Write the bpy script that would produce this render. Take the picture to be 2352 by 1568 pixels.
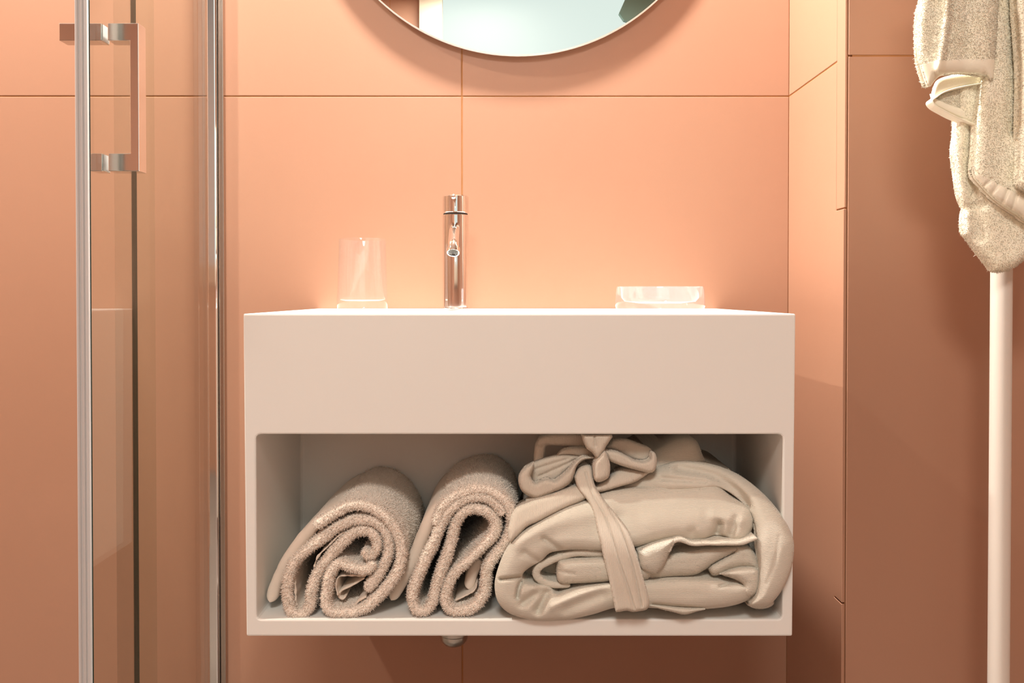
import bpy, bmesh, math, random
import numpy as np
from mathutils import Vector, Matrix
from mathutils.geometry import delaunay_2d_cdt

rng = np.random.default_rng(7)
random.seed(7)
for o in list(bpy.data.objects):
    bpy.data.objects.remove(o, do_unlink=True)
SC = bpy.context.scene
COL = SC.collection

# ------------------------------------------------------------------ camera
F = 1864.0                      # focal length in pixels of the 2352 x 1568 frame
PITCH = math.radians(0.7)
HORIZON = 677.0
PY0 = HORIZON + F * math.tan(PITCH)
CAM_Z = 0.90
cd = bpy.data.cameras.new('camera')
cam = bpy.data.objects.new('camera', cd)
COL.objects.link(cam)
cam.location = (0, 0, CAM_Z)
cam.rotation_euler = (math.pi / 2 - PITCH, 0, 0)
cd.sensor_width = 36.0
cd.lens = 36.0 * F / 2352.0
cd.shift_y = (PY0 - 784.0) / 2352.0
cd.clip_start = 0.02
SC.camera = cam

# ------------------------------------------------------------------ light
SC.view_settings.view_transform = 'Standard'
SC.view_settings.look = 'None'
SC.view_settings.gamma = 1.0
SC.view_settings.use_curve_mapping = False
SC.view_settings.exposure = 0.0
world = bpy.data.worlds.new('world')
SC.world = world
world.use_nodes = True
world.node_tree.nodes['Background'].inputs[0].default_value = (0.9, 0.95, 1.0, 1)
world.node_tree.nodes['Background'].inputs[1].default_value = 0.1
SHOWER_W = 41.0          # downlight over the shower
ROOM_W = 38.0            # ceiling panel of the room behind the viewer
WINDOW_L = 0.86          # frosted window
WARM = (1.0, 0.93, 0.84)
VANITY_W = 77.0          # downlight over the washbasin
VANITY_POS = (-0.05, 1.17, 2.37)
SHOWER_POS = (-1.32, 0.92, 2.37)
ROOM_POS = (-0.15, -0.85, 2.40)


def P(px, py, Y):
    """photo pixel + world depth -> world point(s)"""
    px = np.asarray(px, float); py = np.asarray(py, float); Y = np.asarray(Y, float)
    a = (px - 1176.0) / F
    b = -(py - PY0) / F
    c, s = math.cos(PITCH), math.sin(PITCH)
    dy = c + b * s
    dz = b * c - s
    t = Y / dy
    return np.stack([a * t, Y + 0 * t, CAM_Z + dz * t], -1)


def V(px, py, Y):
    return Vector(P(px, py, Y).tolist())


# ------------------------------------------------------------------ materials
def new_mat(name):
    m = bpy.data.materials.new(name)
    m.use_nodes = True
    nt = m.node_tree
    return m, nt, nt.nodes['Principled BSDF']


def simple(name, col, rough=0.5, metal=0.0, spec=0.5, **kw):
    m, nt, b = new_mat(name)
    b.inputs['Base Color'].default_value = (*col, 1)
    b.inputs['Roughness'].default_value = rough
    b.inputs['Metallic'].default_value = metal
    b.inputs['Specular IOR Level'].default_value = spec
    for k, v in kw.items():
        b.inputs[k.replace('_', ' ')].default_value = v
    return m


def noisy(name, c1, c2, scale=3.0, rough=0.5, bump=0.0, bscale=300.0, detail=4.0, spec=0.4, sheen=0.0):
    m, nt, b = new_mat(name)
    tc = nt.nodes.new('ShaderNodeTexCoord')
    n = nt.nodes.new('ShaderNodeTexNoise')
    n.inputs['Scale'].default_value = scale
    n.inputs['Detail'].default_value = detail
    r = nt.nodes.new('ShaderNodeValToRGB')
    r.color_ramp.elements[0].position = 0.3
    r.color_ramp.elements[1].position = 0.7
    r.color_ramp.elements[0].color = (*c1, 1)
    r.color_ramp.elements[1].color = (*c2, 1)
    nt.links.new(tc.outputs['Object'], n.inputs['Vector'])
    nt.links.new(n.outputs['Fac'], r.inputs['Fac'])
    nt.links.new(r.outputs['Color'], b.inputs['Base Color'])
    b.inputs['Roughness'].default_value = rough
    b.inputs['Specular IOR Level'].default_value = spec
    if sheen:
        b.inputs['Sheen Weight'].default_value = sheen
    if bump:
        n2 = nt.nodes.new('ShaderNodeTexNoise')
        n2.inputs['Scale'].default_value = bscale
        n2.inputs['Detail'].default_value = 3
        bp = nt.nodes.new('ShaderNodeBump')
        bp.inputs['Strength'].default_value = bump
        bp.inputs['Distance'].default_value = 0.001
        nt.links.new(tc.outputs['Object'], n2.inputs['Vector'])
        nt.links.new(n2.outputs['Fac'], bp.inputs['Height'])
        nt.links.new(bp.outputs['Normal'], b.inputs['Normal'])
    return m


def ribbed(name, c1, c2, rib_scale, bump, direction='Z'):
    """velour / woven cloth with fine ribs"""
    m = noisy(name, c1, c2, scale=14, rough=0.9, spec=0.15, sheen=0.25)
    nt = m.node_tree
    b = nt.nodes['Principled BSDF']
    tc = nt.nodes.new('ShaderNodeTexCoord')
    w = nt.nodes.new('ShaderNodeTexWave')
    w.bands_direction = direction
    w.inputs['Scale'].default_value = rib_scale
    w.inputs['Distortion'].default_value = 3.0
    w.inputs['Detail'].default_value = 2.0
    w.inputs['Detail Scale'].default_value = 1.5
    n = nt.nodes.new('ShaderNodeTexNoise')
    n.inputs['Scale'].default_value = 700
    mx = nt.nodes.new('ShaderNodeMath'); mx.operation = 'ADD'
    bp = nt.nodes.new('ShaderNodeBump')
    bp.inputs['Strength'].default_value = bump
    bp.inputs['Distance'].default_value = 0.0012
    nt.links.new(tc.outputs['Object'], w.inputs['Vector'])
    nt.links.new(tc.outputs['Object'], n.inputs['Vector'])
    nt.links.new(w.outputs['Fac'], mx.inputs[0])
    nt.links.new(n.outputs['Fac'], mx.inputs[1])
    nt.links.new(mx.outputs[0], bp.inputs['Height'])
    nt.links.new(bp.outputs['Normal'], b.inputs['Normal'])
    return m


def pane(name, tint, gloss_col=(0.95, 0.97, 0.96), base=0.03, rough=0.0, haze=0.0):
    """thin clear sheet: transparent body with a mirror-like surface"""
    m = bpy.data.materials.new(name)
    m.use_nodes = True
    nt = m.node_tree
    nt.nodes.clear()
    out = nt.nodes.new('ShaderNodeOutputMaterial')
    tr = nt.nodes.new('ShaderNodeBsdfTransparent')
    tr.inputs[0].default_value = (*tint, 1)
    gl = nt.nodes.new('ShaderNodeBsdfGlossy')
    gl.inputs[0].default_value = (*gloss_col, 1)
    gl.inputs['Roughness'].default_value = rough
    fr = nt.nodes.new('ShaderNodeLayerWeight')
    fr.inputs[0].default_value = 0.5
    pw = nt.nodes.new('ShaderNodeMath'); pw.operation = 'POWER'
    pw.inputs[1].default_value = 5.0
    ad = nt.nodes.new('ShaderNodeMath'); ad.operation = 'MULTIPLY_ADD'; ad.use_clamp = True
    ad.inputs[1].default_value = 0.9
    ad.inputs[2].default_value = base
    mx = nt.nodes.new('ShaderNodeMixShader')
    nt.links.new(fr.outputs['Facing'], pw.inputs[0])
    nt.links.new(pw.outputs[0], ad.inputs[0])
    nt.links.new(ad.outputs[0], mx.inputs[0])
    nt.links.new(tr.outputs[0], mx.inputs[1])
    nt.links.new(gl.outputs[0], mx.inputs[2])
    last = mx
    if haze:
        df = nt.nodes.new('ShaderNodeBsdfDiffuse')
        df.inputs[0].default_value = (0.95, 0.93, 0.95, 1)
        m2 = nt.nodes.new('ShaderNodeMixShader')
        m2.inputs[0].default_value = haze
        nt.links.new(mx.outputs[0], m2.inputs[1])
        nt.links.new(df.outputs[0], m2.inputs[2])
        last = m2
    nt.links.new(last.outputs[0], out.inputs[0])
    return m


def emit(name, col, strength):
    m, nt, b = new_mat(name)
    b.inputs['Base Color'].default_value = (0.02, 0.02, 0.02, 1)
    b.inputs['Specular IOR Level'].default_value = 0.1
    b.inputs['Emission Color'].default_value = (*col, 1)
    b.inputs['Emission Strength'].default_value = strength
    return m


M = {}
M['tile'] = noisy('salmon tile', (0.386, 0.207, 0.135), (0.410, 0.223, 0.148), scale=2.2, rough=0.42, bump=0.05, bscale=220, spec=0.35)
M['grout'] = noisy('ochre grout', (0.36, 0.165, 0.065), (0.42, 0.20, 0.085), scale=30, rough=0.9, spec=0.1)
M['vanity'] = noisy('white solid surface', (0.80, 0.805, 0.775), (0.82, 0.825, 0.795), scale=1.5, rough=0.38, spec=0.4)
M['chrome'] = simple('polished chrome', (0.86, 0.86, 0.86), 0.06, 1.0)
M['satin'] = simple('satin steel', (0.80, 0.79, 0.78), 0.16, 1.0)
M['lip'] = simple('reflection tinted profile', (0.50, 0.42, 0.36), 0.25, 1.0)  # brown reflection on the strip put into the metal's own colour
M['dark'] = simple('dark rubber', (0.02, 0.02, 0.02), 0.6)
M['trapmetal'] = simple('worn nickel', (0.55, 0.52, 0.47), 0.28, 1.0)
M['mirror'] = simple('silvered mirror', (0.93, 0.97, 0.95), 0.0, 1.0)
M['mirror_edge'] = simple('ground mirror edge', (0.88, 0.90, 0.88), 0.25, 0.0, 0.8)
M['pane'] = pane('shower glass', (0.93, 0.945, 0.925), base=0.02)
M['seal_clear'] = pane('clear seal', (0.93, 0.93, 0.925), base=0.05, rough=0.15)
M['glass_edge'] = simple('green glass edge', (0.012, 0.035, 0.026), 0.15, 0.0, 0.4)
M['seal'] = simple('milky plastic seal', (0.55, 0.545, 0.545), 0.35, 0.0, 0.5)
M['tumbler'] = pane('tumbler glass', (0.99, 0.985, 0.99), base=0.03, haze=0.014)
M['dish'] = pane('whitened dish glass', (0.975, 0.955, 0.985), base=0.07, haze=0.05)  # white haze puts the glare of the lit deck into the glass
M['towel'] = noisy('beige terry', (0.86, 0.765, 0.67), (0.92, 0.83, 0.74), scale=40, rough=0.95, bump=0.8, bscale=420, spec=0.1, sheen=0.3)
M['towel_flat'] = noisy('beige woven hem', (0.80, 0.71, 0.61), (0.85, 0.76, 0.66), scale=30, rough=0.9, bump=0.25, bscale=900, spec=0.1, sheen=0.2)
M['cream'] = noisy('cream terry', (0.98, 0.94, 0.75), (0.99, 0.955, 0.80), scale=40, rough=0.95, bump=0.35, bscale=400, spec=0.1, sheen=0.3)
M['cream_flat'] = noisy('cream woven hem', (0.92, 0.88, 0.72), (0.95, 0.91, 0.77), scale=20, rough=0.85, bump=0.25, bscale=900, spec=0.15, sheen=0.2)
M['towel_pile'] = noisy('beige terry loops', (0.90, 0.81, 0.715), (0.95, 0.87, 0.78), scale=40, rough=0.95, spec=0.1, sheen=0.3)
M['cream_pile'] = noisy('cream terry loops', (0.985, 0.945, 0.765), (0.99, 0.96, 0.81), scale=40, rough=0.95, spec=0.1, sheen=0.5)
M['robe'] = ribbed('cream velour', (0.64, 0.61, 0.53), (0.70, 0.665, 0.58), 240, 0.35)
M['belt'] = ribbed('cream belt velour', (0.64, 0.585, 0.50), (0.69, 0.635, 0.55), 260, 0.35, 'X')
M['pole'] = simple('cream lacquered steel', (0.68, 0.63, 0.57), 0.4, 0.0, 0.5)
M['floor'] = noisy('dark stone floor', (0.15, 0.125, 0.11), (0.18, 0.15, 0.13), scale=4, rough=0.4)  # out of view, coloured dark to hold down the bounce light
M['ceiling'] = simple('white ceiling paint', (0.80, 0.78, 0.75), 0.8)
M['frame'] = simple('cream window frame', (0.50, 0.42, 0.32), 0.5)
M['teal'] = simple('grey green sash', (0.16, 0.25, 0.21), 0.5)
M['frosted'] = emit('frosted daylight glass', (0.90, 1.0, 0.94), WINDOW_L)
M['lamp'] = emit('lit lamp lens', WARM, 6.0)


# ------------------------------------------------------------------ mesh helpers
def link(name, me, mats, parent=None, smooth=False):
    o = bpy.data.objects.new(name, me)
    COL.objects.link(o)
    for m in (mats if isinstance(mats, (list, tuple)) else [mats]):
        me.materials.append(m)
    if smooth:
        me.polygons.foreach_set('use_smooth', [True] * len(me.polygons))
    if parent is not None:
        o.parent = parent
        o.matrix_parent_inverse = Matrix.Translation(-parent.location)
    return o


def empty(name, loc, label, cat, group=None):
    o = bpy.data.objects.new(name, None)
    o.empty_display_size = 0.05
    COL.objects.link(o)
    o.location = loc
    return tag(o, label, cat, group)


def tag(o, label, cat, group=None):
    o['label'] = label
    o['category'] = cat
    if group:
        o['group'] = group
    return o


def struct(o):
    o['kind'] = 'structure'
    return o


def from_np(name, verts, faces, mats, parent=None, smooth=True):
    me = bpy.data.meshes.new(name)
    me.from_pydata(np.asarray(verts).tolist(), [], [tuple(int(i) for i in f) for f in faces])
    me.validate()
    me.update()
    bm = bmesh.new(); bm.from_mesh(me)
    bmesh.ops.recalc_face_normals(bm, faces=bm.faces)
    bm.to_mesh(me); bm.free()
    return link(name, me, mats, parent, smooth)


def bm_obj(name, bm, mats, parent=None, smooth=False):
    me = bpy.data.meshes.new(name)
    bmesh.ops.recalc_face_normals(bm, faces=bm.faces)
    bm.to_mesh(me)
    bm.free()
    return link(name, me, mats, parent, smooth)


def box(bm, x0, x1, y0, y1, z0, z1):
    r = bmesh.ops.create_cube(bm, size=1.0)
    bmesh.ops.scale(bm, vec=(x1 - x0, y1 - y0, z1 - z0), verts=r['verts'])
    bmesh.ops.translate(bm, vec=((x0 + x1) / 2, (y0 + y1) / 2, (z0 + z1) / 2), verts=r['verts'])
    return r['verts']


def bevel_all(bm, w, seg=2):
    bmesh.ops.bevel(bm, geom=list(bm.edges), offset=w, segments=seg, profile=0.5, affect='EDGES', clamp_overlap=True)


def box_obj(name, dims, mat, parent=None, bev=0.0, seg=2):
    bm = bmesh.new()
    box(bm, *dims)
    if bev:
        bevel_all(bm, bev, seg)
    return bm_obj(name, bm, mat, parent, False)


def lathe(name, prof, mat, parent=None, center=(0, 0, 0), n=64, axis=None, closed=False):
    """prof: list of (r, z); revolve about z then turn z onto axis"""
    vs, fs = [], []
    k = len(prof)
    for i in range(n):
        a = 2 * math.pi * i / n
        for r, z in prof:
            vs.append((r * math.cos(a), r * math.sin(a), z))
    for i in range(n):
        j = (i + 1) % n
        for q in range(k - 1 + (1 if closed else 0)):
            q2 = (q + 1) % k
            fs.append((i * k + q, j * k + q, j * k + q2, i * k + q2))
    bm = bmesh.new()
    bv = [bm.verts.new(v) for v in vs]
    for f in fs:
        try:
            bm.faces.new([bv[t] for t in f])
        except ValueError:
            pass
    bmesh.ops.remove_doubles(bm, verts=bm.verts, dist=1e-6)
    if axis is not None:
        bmesh.ops.rotate(bm, cent=(0, 0, 0), matrix=Vector((0, 0, 1)).rotation_difference(Vector(axis)).to_matrix(), verts=bm.verts)
    bmesh.ops.translate(bm, vec=center, verts=bm.verts)
    o = bm_obj(name, bm, mat, parent, True)
    sharp(o)
    return o


def sharp(o, deg=40):
    me = o.data
    bm = bmesh.new(); bm.from_mesh(me)
    for e in bm.edges:
        if len(e.link_faces) == 2 and e.calc_face_angle(0) > math.radians(deg):
            e.smooth = False
    bm.to_mesh(me); bm.free()


def cyl(name, r, z0, z1, mat, parent=None, center=(0, 0, 0), axis=None, bev=0.0008, n=48):
    b = bev
    prof = [(0, z0), (r - b, z0), (r, z0 + b), (r, z1 - b), (r - b, z1), (0, z1)]
    return lathe(name, prof, mat, parent, center, n, axis)


# ------------------------------------------------------------------ cloth helpers
def catmull(pts, step):
    pts = np.asarray(pts, float)
    ext = np.vstack([2 * pts[0] - pts[1], pts, 2 * pts[-1] - pts[-2]])
    out = []
    for i in range(1, len(ext) - 2):
        p0, p1, p2, p3 = ext[i - 1], ext[i], ext[i + 1], ext[i + 2]
        n = max(2, int(np.linalg.norm(p2 - p1) / step))
        t = np.linspace(0, 1, n, endpoint=False)[:, None]
        out.append(0.5 * (2 * p1 + (-p0 + p2) * t + (2 * p0 - 5 * p1 + 4 * p2 - p3) * t ** 2 + (-p0 + 3 * p1 - 3 * p2 + p3) * t ** 3))
    out.append(pts[-1:])
    return np.vstack(out)


def wob(p, f, seed):
    """cheap smooth 3-D noise"""
    r = np.random.default_rng(seed)
    s = 0
    for k in range(6):
        d = r.normal(size=3); d /= np.linalg.norm(d)
        s = s + np.sin(p @ d * f * r.uniform(0.6, 1.7) + r.uniform(0, 6.28))
    return s / 6.0


def strand(name, path, thick, Y0, Y1, mat, parent, step=2.5, ny=14, wobble=0.0012, seed=1, ends=(True, True), wf=90.0):
    """a thick cloth layer seen end-on: sweeps a round-nosed slab (Y0 front .. Y1 back) along a traced path"""
    c = catmull(path, step)
    w = P(c[:, 0], c[:, 1], Y0)
    T = thick * Y0 / F / 2.0
    n = len(w)
    th = np.full(n, T)
    seg = np.r_[0, np.cumsum(np.linalg.norm(np.diff(w, axis=0), axis=1))]
    if ends[0]:
        d = np.clip(seg / T, 0, 1); th = th * np.sqrt(np.clip(1 - (1 - d) ** 2, 0.02, 1))
    if ends[1]:
        d = np.clip((seg[-1] - seg) / T, 0, 1); th = th * np.sqrt(np.clip(1 - (1 - d) ** 2, 0.02, 1))
    tan = np.gradient(w, axis=0)
    tan[:, 1] = 0
    tan /= np.linalg.norm(tan, axis=1)[:, None] + 1e-12
    nor = np.stack([-tan[:, 2], 0 * tan[:, 0], tan[:, 0]], -1)
    prof = []
    K = 9
    for i in range(K):
        a = math.pi * i / (K - 1)
        prof.append((-math.cos(a), 'f', 1 - math.sin(a)))
    ys = np.linspace(0, 1, ny + 1)[1:]
    for y in ys:
        prof.append((1, 'b', y))
    for y in ys[::-1]:
        prof.append((-1, 'b', y))
    R = len(prof)
    vs = np.zeros((n, R, 3))
    for k, (s, kind, q) in enumerate(prof):
        vs[:, k] = w + nor * (th * s)[:, None]
        if kind == 'f':
            vs[:, k, 1] = Y0 + q * th * 0.9
        else:
            vs[:, k, 1] = Y0 + th * 0.9 + (Y1 - Y0 - th * 0.9) * q
    flat = vs.reshape(-1, 3)
    d = wob(flat, wf, seed) * wobble + wob(flat, wf * 4, seed + 9) * wobble * 0.35
    nn = np.repeat(nor[:, None], R, 1).reshape(-1, 3) * np.tile(np.array([p[0] for p in prof]), n)[:, None]
    flat = flat + nn * d[:, None]
    flat[:, 1] += wob(flat, wf * 1.5, seed + 3) * wobble * 1.0
    fs = []
    for i in range(n - 1):
        for k in range(R):
            k2 = (k + 1) % R
            fs.append((i * R + k, i * R + k2, (i + 1) * R + k2, (i + 1) * R + k))
    fs.append(tuple(range(R)))
    fs.append(tuple(range((n - 1) * R, n * R))[::-1])
    return from_np(name, flat, fs, mat, parent)


def seg_dist(pts, a, b):
    ab = b - a
    t = np.clip(((pts - a) @ ab) / (ab @ ab + 1e-12), 0, 1)
    q = a + t[:, None] * ab
    return np.linalg.norm(pts - q, axis=1), q


def poly_info(pts, poly):
    best = np.full(len(pts), 1e9); near = np.zeros_like(pts)
    inside = np.zeros(len(pts), bool)
    m = len(poly)
    for i in range(m):
        a, b = poly[i], poly[(i + 1) % m]
        d, q = seg_dist(pts, a, b)
        u = d < best
        best[u] = d[u]; near[u] = q[u]
        if a[1] != b[1]:
            c = ((a[1] > pts[:, 1]) != (b[1] > pts[:, 1])) & (pts[:, 0] < (b[0] - a[0]) * (pts[:, 1] - a[1]) / (b[1] - a[1]) + a[0])
            inside ^= c
    return best, near, inside


def path_dist(pts, path):
    best = np.full(len(pts), 1e9)
    for i in range(len(path) - 1):
        d, _ = seg_dist(pts, path[i], path[i + 1])
        best = np.minimum(best, d)
    return best


def puff(name, outline, Y, H, R, thick, mat, parent, step=3.0, creases=(), smooth=True, wobble=0.0008, wf=60.0, seed=1, lean=None, back_puff=False, back_shift=0.0):
    """a folded cloth volume: rounded front of height H over a traced outline, running back by `thick`.
    creases: (path, width px, depth m) - positive depth is a groove, negative a ridge; lean(px, py) adds depth"""
    poly = np.asarray(outline, float)
    if smooth:
        poly = catmull(np.vstack([poly, poly[:1]]), 5.0)[:-1]
    # even boundary points
    cl = np.vstack([poly, poly[:1]])
    ln = np.r_[0, np.cumsum(np.linalg.norm(np.diff(cl, axis=0), axis=1))]
    nb = max(12, int(ln[-1] / (step * 0.9)))
    tt = np.linspace(0, ln[-1], nb, endpoint=False)
    bnd = np.stack([np.interp(tt, ln, cl[:, 0]), np.interp(tt, ln, cl[:, 1])], -1)
    lo, hi = bnd.min(0), bnd.max(0)
    gx = np.arange(lo[0], hi[0], step); gy = np.arange(lo[1], hi[1], step)
    Gp = np.stack(np.meshgrid(gx, gy, indexing='ij'), -1)
    Gp[1::2, :, 1] += step * 0.5
    Gp = Gp.reshape(-1, 2)
    d, q, ins = poly_info(Gp, bnd)
    inner = Gp[ins & (d > step * 0.55)]
    allp = np.vstack([bnd, inner])
    res = delaunay_2d_cdt([Vector(p) for p in allp.tolist()], [], [list(range(nb))], 1, 1e-4)
    pos = np.array([tuple(v) for v in res[0]])
    tris = np.array([tuple(f) for f in res[2]], int)
    dd, _, _ = poly_info(pos, bnd)
    t = np.clip(dd / R, 0, 1)
    h = H * np.sqrt(np.clip(1 - (1 - t) ** 2, 0, 1))
    for path, wd, dep in creases:
        c = catmull(path, 4.0) if len(path) > 2 else np.asarray(path, float)
        pd = path_dist(pos, c)
        h = h - dep * np.exp(-(pd / wd) ** 2) * np.clip(dd / 4.0, 0, 1)
    Yf = np.full(len(pos), float(Y))
    if lean is not None:
        Yf = Yf + lean(pos[:, 0], pos[:, 1])
    front = P(pos[:, 0], pos[:, 1], Yf - h)
    wv = wob(front, wf, seed) * wobble + wob(front, wf * 3.3, seed + 5) * wobble * 0.4
    front[:, 1] += wv * np.clip(dd / 10.0, 0, 1)
    back = front.copy()
    back[:, 1] = Yf + thick
    back[:, 0] += back_shift
    if back_puff:
        back[:, 1] = Yf + thick + h * 0.6
    nu = len(pos)
    verts = np.vstack([front, back])
    faces = [tuple(f) for f in tris] + [tuple(f[::-1] + nu) for f in tris]
    cnt = {}
    for f in tris:
        for a, b in ((f[0], f[1]), (f[1], f[2]), (f[2], f[0])):
            k = (min(a, b), max(a, b))
            cnt[k] = None if k in cnt else (a, b)
    for e in cnt.values():
        if e is not None:
            a, b = e
            faces.append((b, a, a + nu, b + nu))
    o = from_np(name, verts, faces, mat, parent)
    o.data.calc_loop_triangles()
    return o


def to_px(p):
    c_, s_ = math.cos(PITCH), math.sin(PITCH)
    zz = p[:, 2] - CAM_Z
    dep = p[:, 1] * c_ - zz * s_
    return np.stack([1176 + F * p[:, 0] / dep, PY0 - F * (p[:, 1] * s_ + zz * c_) / dep], -1)


def band_on(o, outline, mat, name='hem_band', lift=0.0006):
    """a flat-woven stripe lying on the front of a cloth fold, with its own thickness"""
    bm = bmesh.new(); bm.from_mesh(o.data)
    bm.faces.ensure_lookup_table()
    cen = np.array([tuple(f.calc_center_median()) for f in bm.faces])
    nor = np.array([tuple(f.normal) for f in bm.faces])
    ok = poly_info(to_px(cen), np.asarray(outline, float))[2] & (nor[:, 1] < -0.02)
    bmesh.ops.delete(bm, geom=[f for f, k in zip(bm.faces, ok) if not k], context='FACES')
    for v in bm.verts:
        v.co += v.normal * lift
    bmesh.ops.solidify(bm, geom=list(bm.faces), thickness=0.0005)
    return bm_obj(name, bm, mat, o, True)


def pile(objs, n, length, width, mat, parent, ymax=99.0, front_bias=None, droop=0.25, seed=3, name='pile', avoid=None, fine=False):
    """terry loops: n tiny bent tufts standing on the given meshes, joined as one piece of stuff"""
    r = np.random.default_rng(seed)
    A, B, C = [], [], []
    for o in objs:
        me = o.data
        me.calc_loop_triangles()
        co = np.empty(len(me.vertices) * 3); me.vertices.foreach_get('co', co); co = co.reshape(-1, 3)
        tri = np.empty(len(me.loop_triangles) * 3, np.int32); me.loop_triangles.foreach_get('vertices', tri); tri = tri.reshape(-1, 3)
        A.append(co[tri[:, 0]]); B.append(co[tri[:, 1]]); C.append(co[tri[:, 2]])
    A, B, C = np.vstack(A), np.vstack(B), np.vstack(C)
    N = np.cross(B - A, C - A)
    area = np.linalg.norm(N, axis=1)
    wgt = area.copy()
    cy = (A[:, 1] + B[:, 1] + C[:, 1]) / 3
    wgt[cy > ymax] = 0
    if front_bias:
        wgt[cy < front_bias[0]] *= front_bias[1]
    N = N / (area[:, None] + 1e-15)
    wgt[N[:, 1] > 0.5] = 0
    t = r.choice(len(area), n, p=wgt / wgt.sum())
    u, v = r.random(n), r.random(n)
    f = u + v > 1
    u[f], v[f] = 1 - u[f], 1 - v[f]
    p = A[t] + (B - A)[t] * u[:, None] + (C - A)[t] * v[:, None]
    nn = N[t]
    if avoid is not None:      # no loops on the flat-woven stripe
        q = to_px(p)
        keep = ~(poly_info(q, np.asarray(avoid, float))[2] & (nn[:, 1] < 0.2))
        p, nn = p[keep], nn[keep]
        n = len(p)
    d = nn + r.normal(scale=0.45, size=(n, 3))
    d[:, 2] -= droop
    d /= np.linalg.norm(d, axis=1)[:, None]
    s = np.cross(d, r.normal(size=(n, 3))); s /= np.linalg.norm(s, axis=1)[:, None] + 1e-9
    s2 = np.cross(d, s)
    L = length * r.uniform(0.5, 1.15, n)[:, None]
    W = width * r.uniform(0.7, 1.3, n)[:, None]
    base = p - nn * width * 0.3
    a = base + s * W
    b = base + (-0.5 * s + 0.87 * s2) * W
    c = base + (-0.5 * s - 0.87 * s2) * W
    bend = r.normal(scale=0.35, size=(n, 3)) * L
    m1 = base + d * L * 0.6
    a2, b2, c2 = m1 + s * W * .8, m1 + (-0.5 * s + 0.87 * s2) * W * .8, m1 + (-0.5 * s - 0.87 * s2) * W * .8
    tip = base + d * L + bend
    if fine:
        Vx = np.stack([a, b, c, tip], 1).reshape(-1, 3)
    else:
        Vx = np.stack([a, b, c, a2, b2, c2, tip], 1).reshape(-1, 3)
    k = (np.arange(n) * (4 if fine else 7))[:, None]
    T = np.concatenate([k + np.array(q)[None] for q in (((0, 1, 3), (1, 2, 3), (2, 0, 3)) if fine else ((0, 1, 4), (0, 4, 3), (1, 2, 5), (1, 5, 4), (2, 0, 3), (2, 3, 5), (3, 4, 6), (4, 5, 6), (5, 3, 6)))], 0)
    me = bpy.data.meshes.new(name)
    me.vertices.add(len(Vx)); me.vertices.foreach_set('co', Vx.ravel())
    me.loops.add(T.size); me.loops.foreach_set('vertex_index', T.ravel().astype(np.int32))
    me.polygons.add(len(T)); me.polygons.foreach_set('loop_start', np.arange(0, T.size, 3, dtype=np.int32))
    me.update(calc_edges=True)
    o = link(name, me, mat, parent, True)
    o['kind'] = 'stuff'
    return o


# ================================================================== the room
Y_WALL = 1.42
Y_FRONT = 1.18            # tiled wall to the right of the return
X_RET = float(P(1812, 221, Y_WALL)[0])
Z_JOINT = float(P(1176, 221, Y_WALL)[2])
X_JOINT = float(P(1061, 221, Y_WALL)[0])
XL, XR, YB, ZC = -1.75, 1.60, -1.33, 2.45
G = 0.0012
TT = 0.008                # tile thickness

struct(box_obj('floor', (XL - .1, XR + .1, YB - .1, Y_WALL + .1, -0.08, 0.0), M['floor']))
struct(box_obj('ceiling', (XL - .1, XR + .1, YB - .1, Y_WALL + .1, ZC, ZC + 0.08), M['ceiling']))
zbreaks = [0.0, Z_JOINT - 1.2, Z_JOINT, ZC]


def tile_grid(wall, plane, a_breaks, z_breaks, face):
    """separate tiles on a wall; plane 'y-' faces the viewer, 'x-' faces left, 'x+' faces right, 'y+' faces back"""
    for i in range(len(a_breaks) - 1):
        for j in range(len(z_breaks) - 1):
            a0, a1 = a_breaks[i] + G, a_breaks[i + 1] - G
            z0, z1 = z_breaks[j] + G, z_breaks[j + 1] - G
            if a1 - a0 < 0.004 or z1 - z0 < 0.004:
                continue
            dims = {'y-': (a0, a1, face, face + TT, z0, z1), 'y+': (a0, a1, face - TT, face, z0, z1),
                    'x-': (face, face + TT, a0, a1, z0, z1), 'x+': (face - TT, face, a0, a1, z0, z1)}[plane]
            box_obj('tile', dims, M['tile'], wall, 0.0007, 1)


D = TT - 0.0010           # grout bed lies a little behind the tile faces
wb = struct(box_obj('wall_back', (XL, X_RET + 0.1, Y_WALL + TT - D, Y_WALL + 0.12, 0, ZC), M['grout']))
tile_grid(wb, 'y-', [XL, X_JOINT - 1.2, X_JOINT, X_RET + 0.0012], zbreaks, Y_WALL)
wr = struct(box_obj('wall_return', (X_RET + TT - D, X_RET + 0.07, Y_FRONT + 0.031, Y_WALL + 0.002, 0, ZC), M['grout']))
tile_grid(wr, 'x-', [Y_FRONT + 0.0302, Y_WALL + 0.0005], zbreaks, X_RET)
tr = struct(box_obj('trim_1', (X_RET + 0.0035, X_RET + 0.010, Y_FRONT + 0.0035, Y_FRONT + 0.031, 0, ZC), M['grout']))
zt1 = float(P(1932, 480, 1.195)[2]); zt2 = float(P(1932, 1377, 1.195)[2])
for z0, z1 in ((0, zt2), (zt2, zt1), (zt1, ZC)):
    off = -0.0012 if z1 == zt1 or z0 == 0 else 0.0
    box_obj('edge_strip', (X_RET + off, X_RET + 0.0034, Y_FRONT + 0.001, Y_FRONT + 0.030, z0 + 0.0012, z1 - 0.0012), M['tile'], tr, 0.0006, 1)
wf = struct(box_obj('wall_front', (X_RET + 0.0102, XR, Y_FRONT + TT - D, Y_FRONT + 0.20, 0, ZC), M['grout']))
tile_grid(wf, 'y-', [X_RET + 0.0035, X_RET + 0.0035 + 0.75, XR], zbreaks, Y_FRONT)
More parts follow.
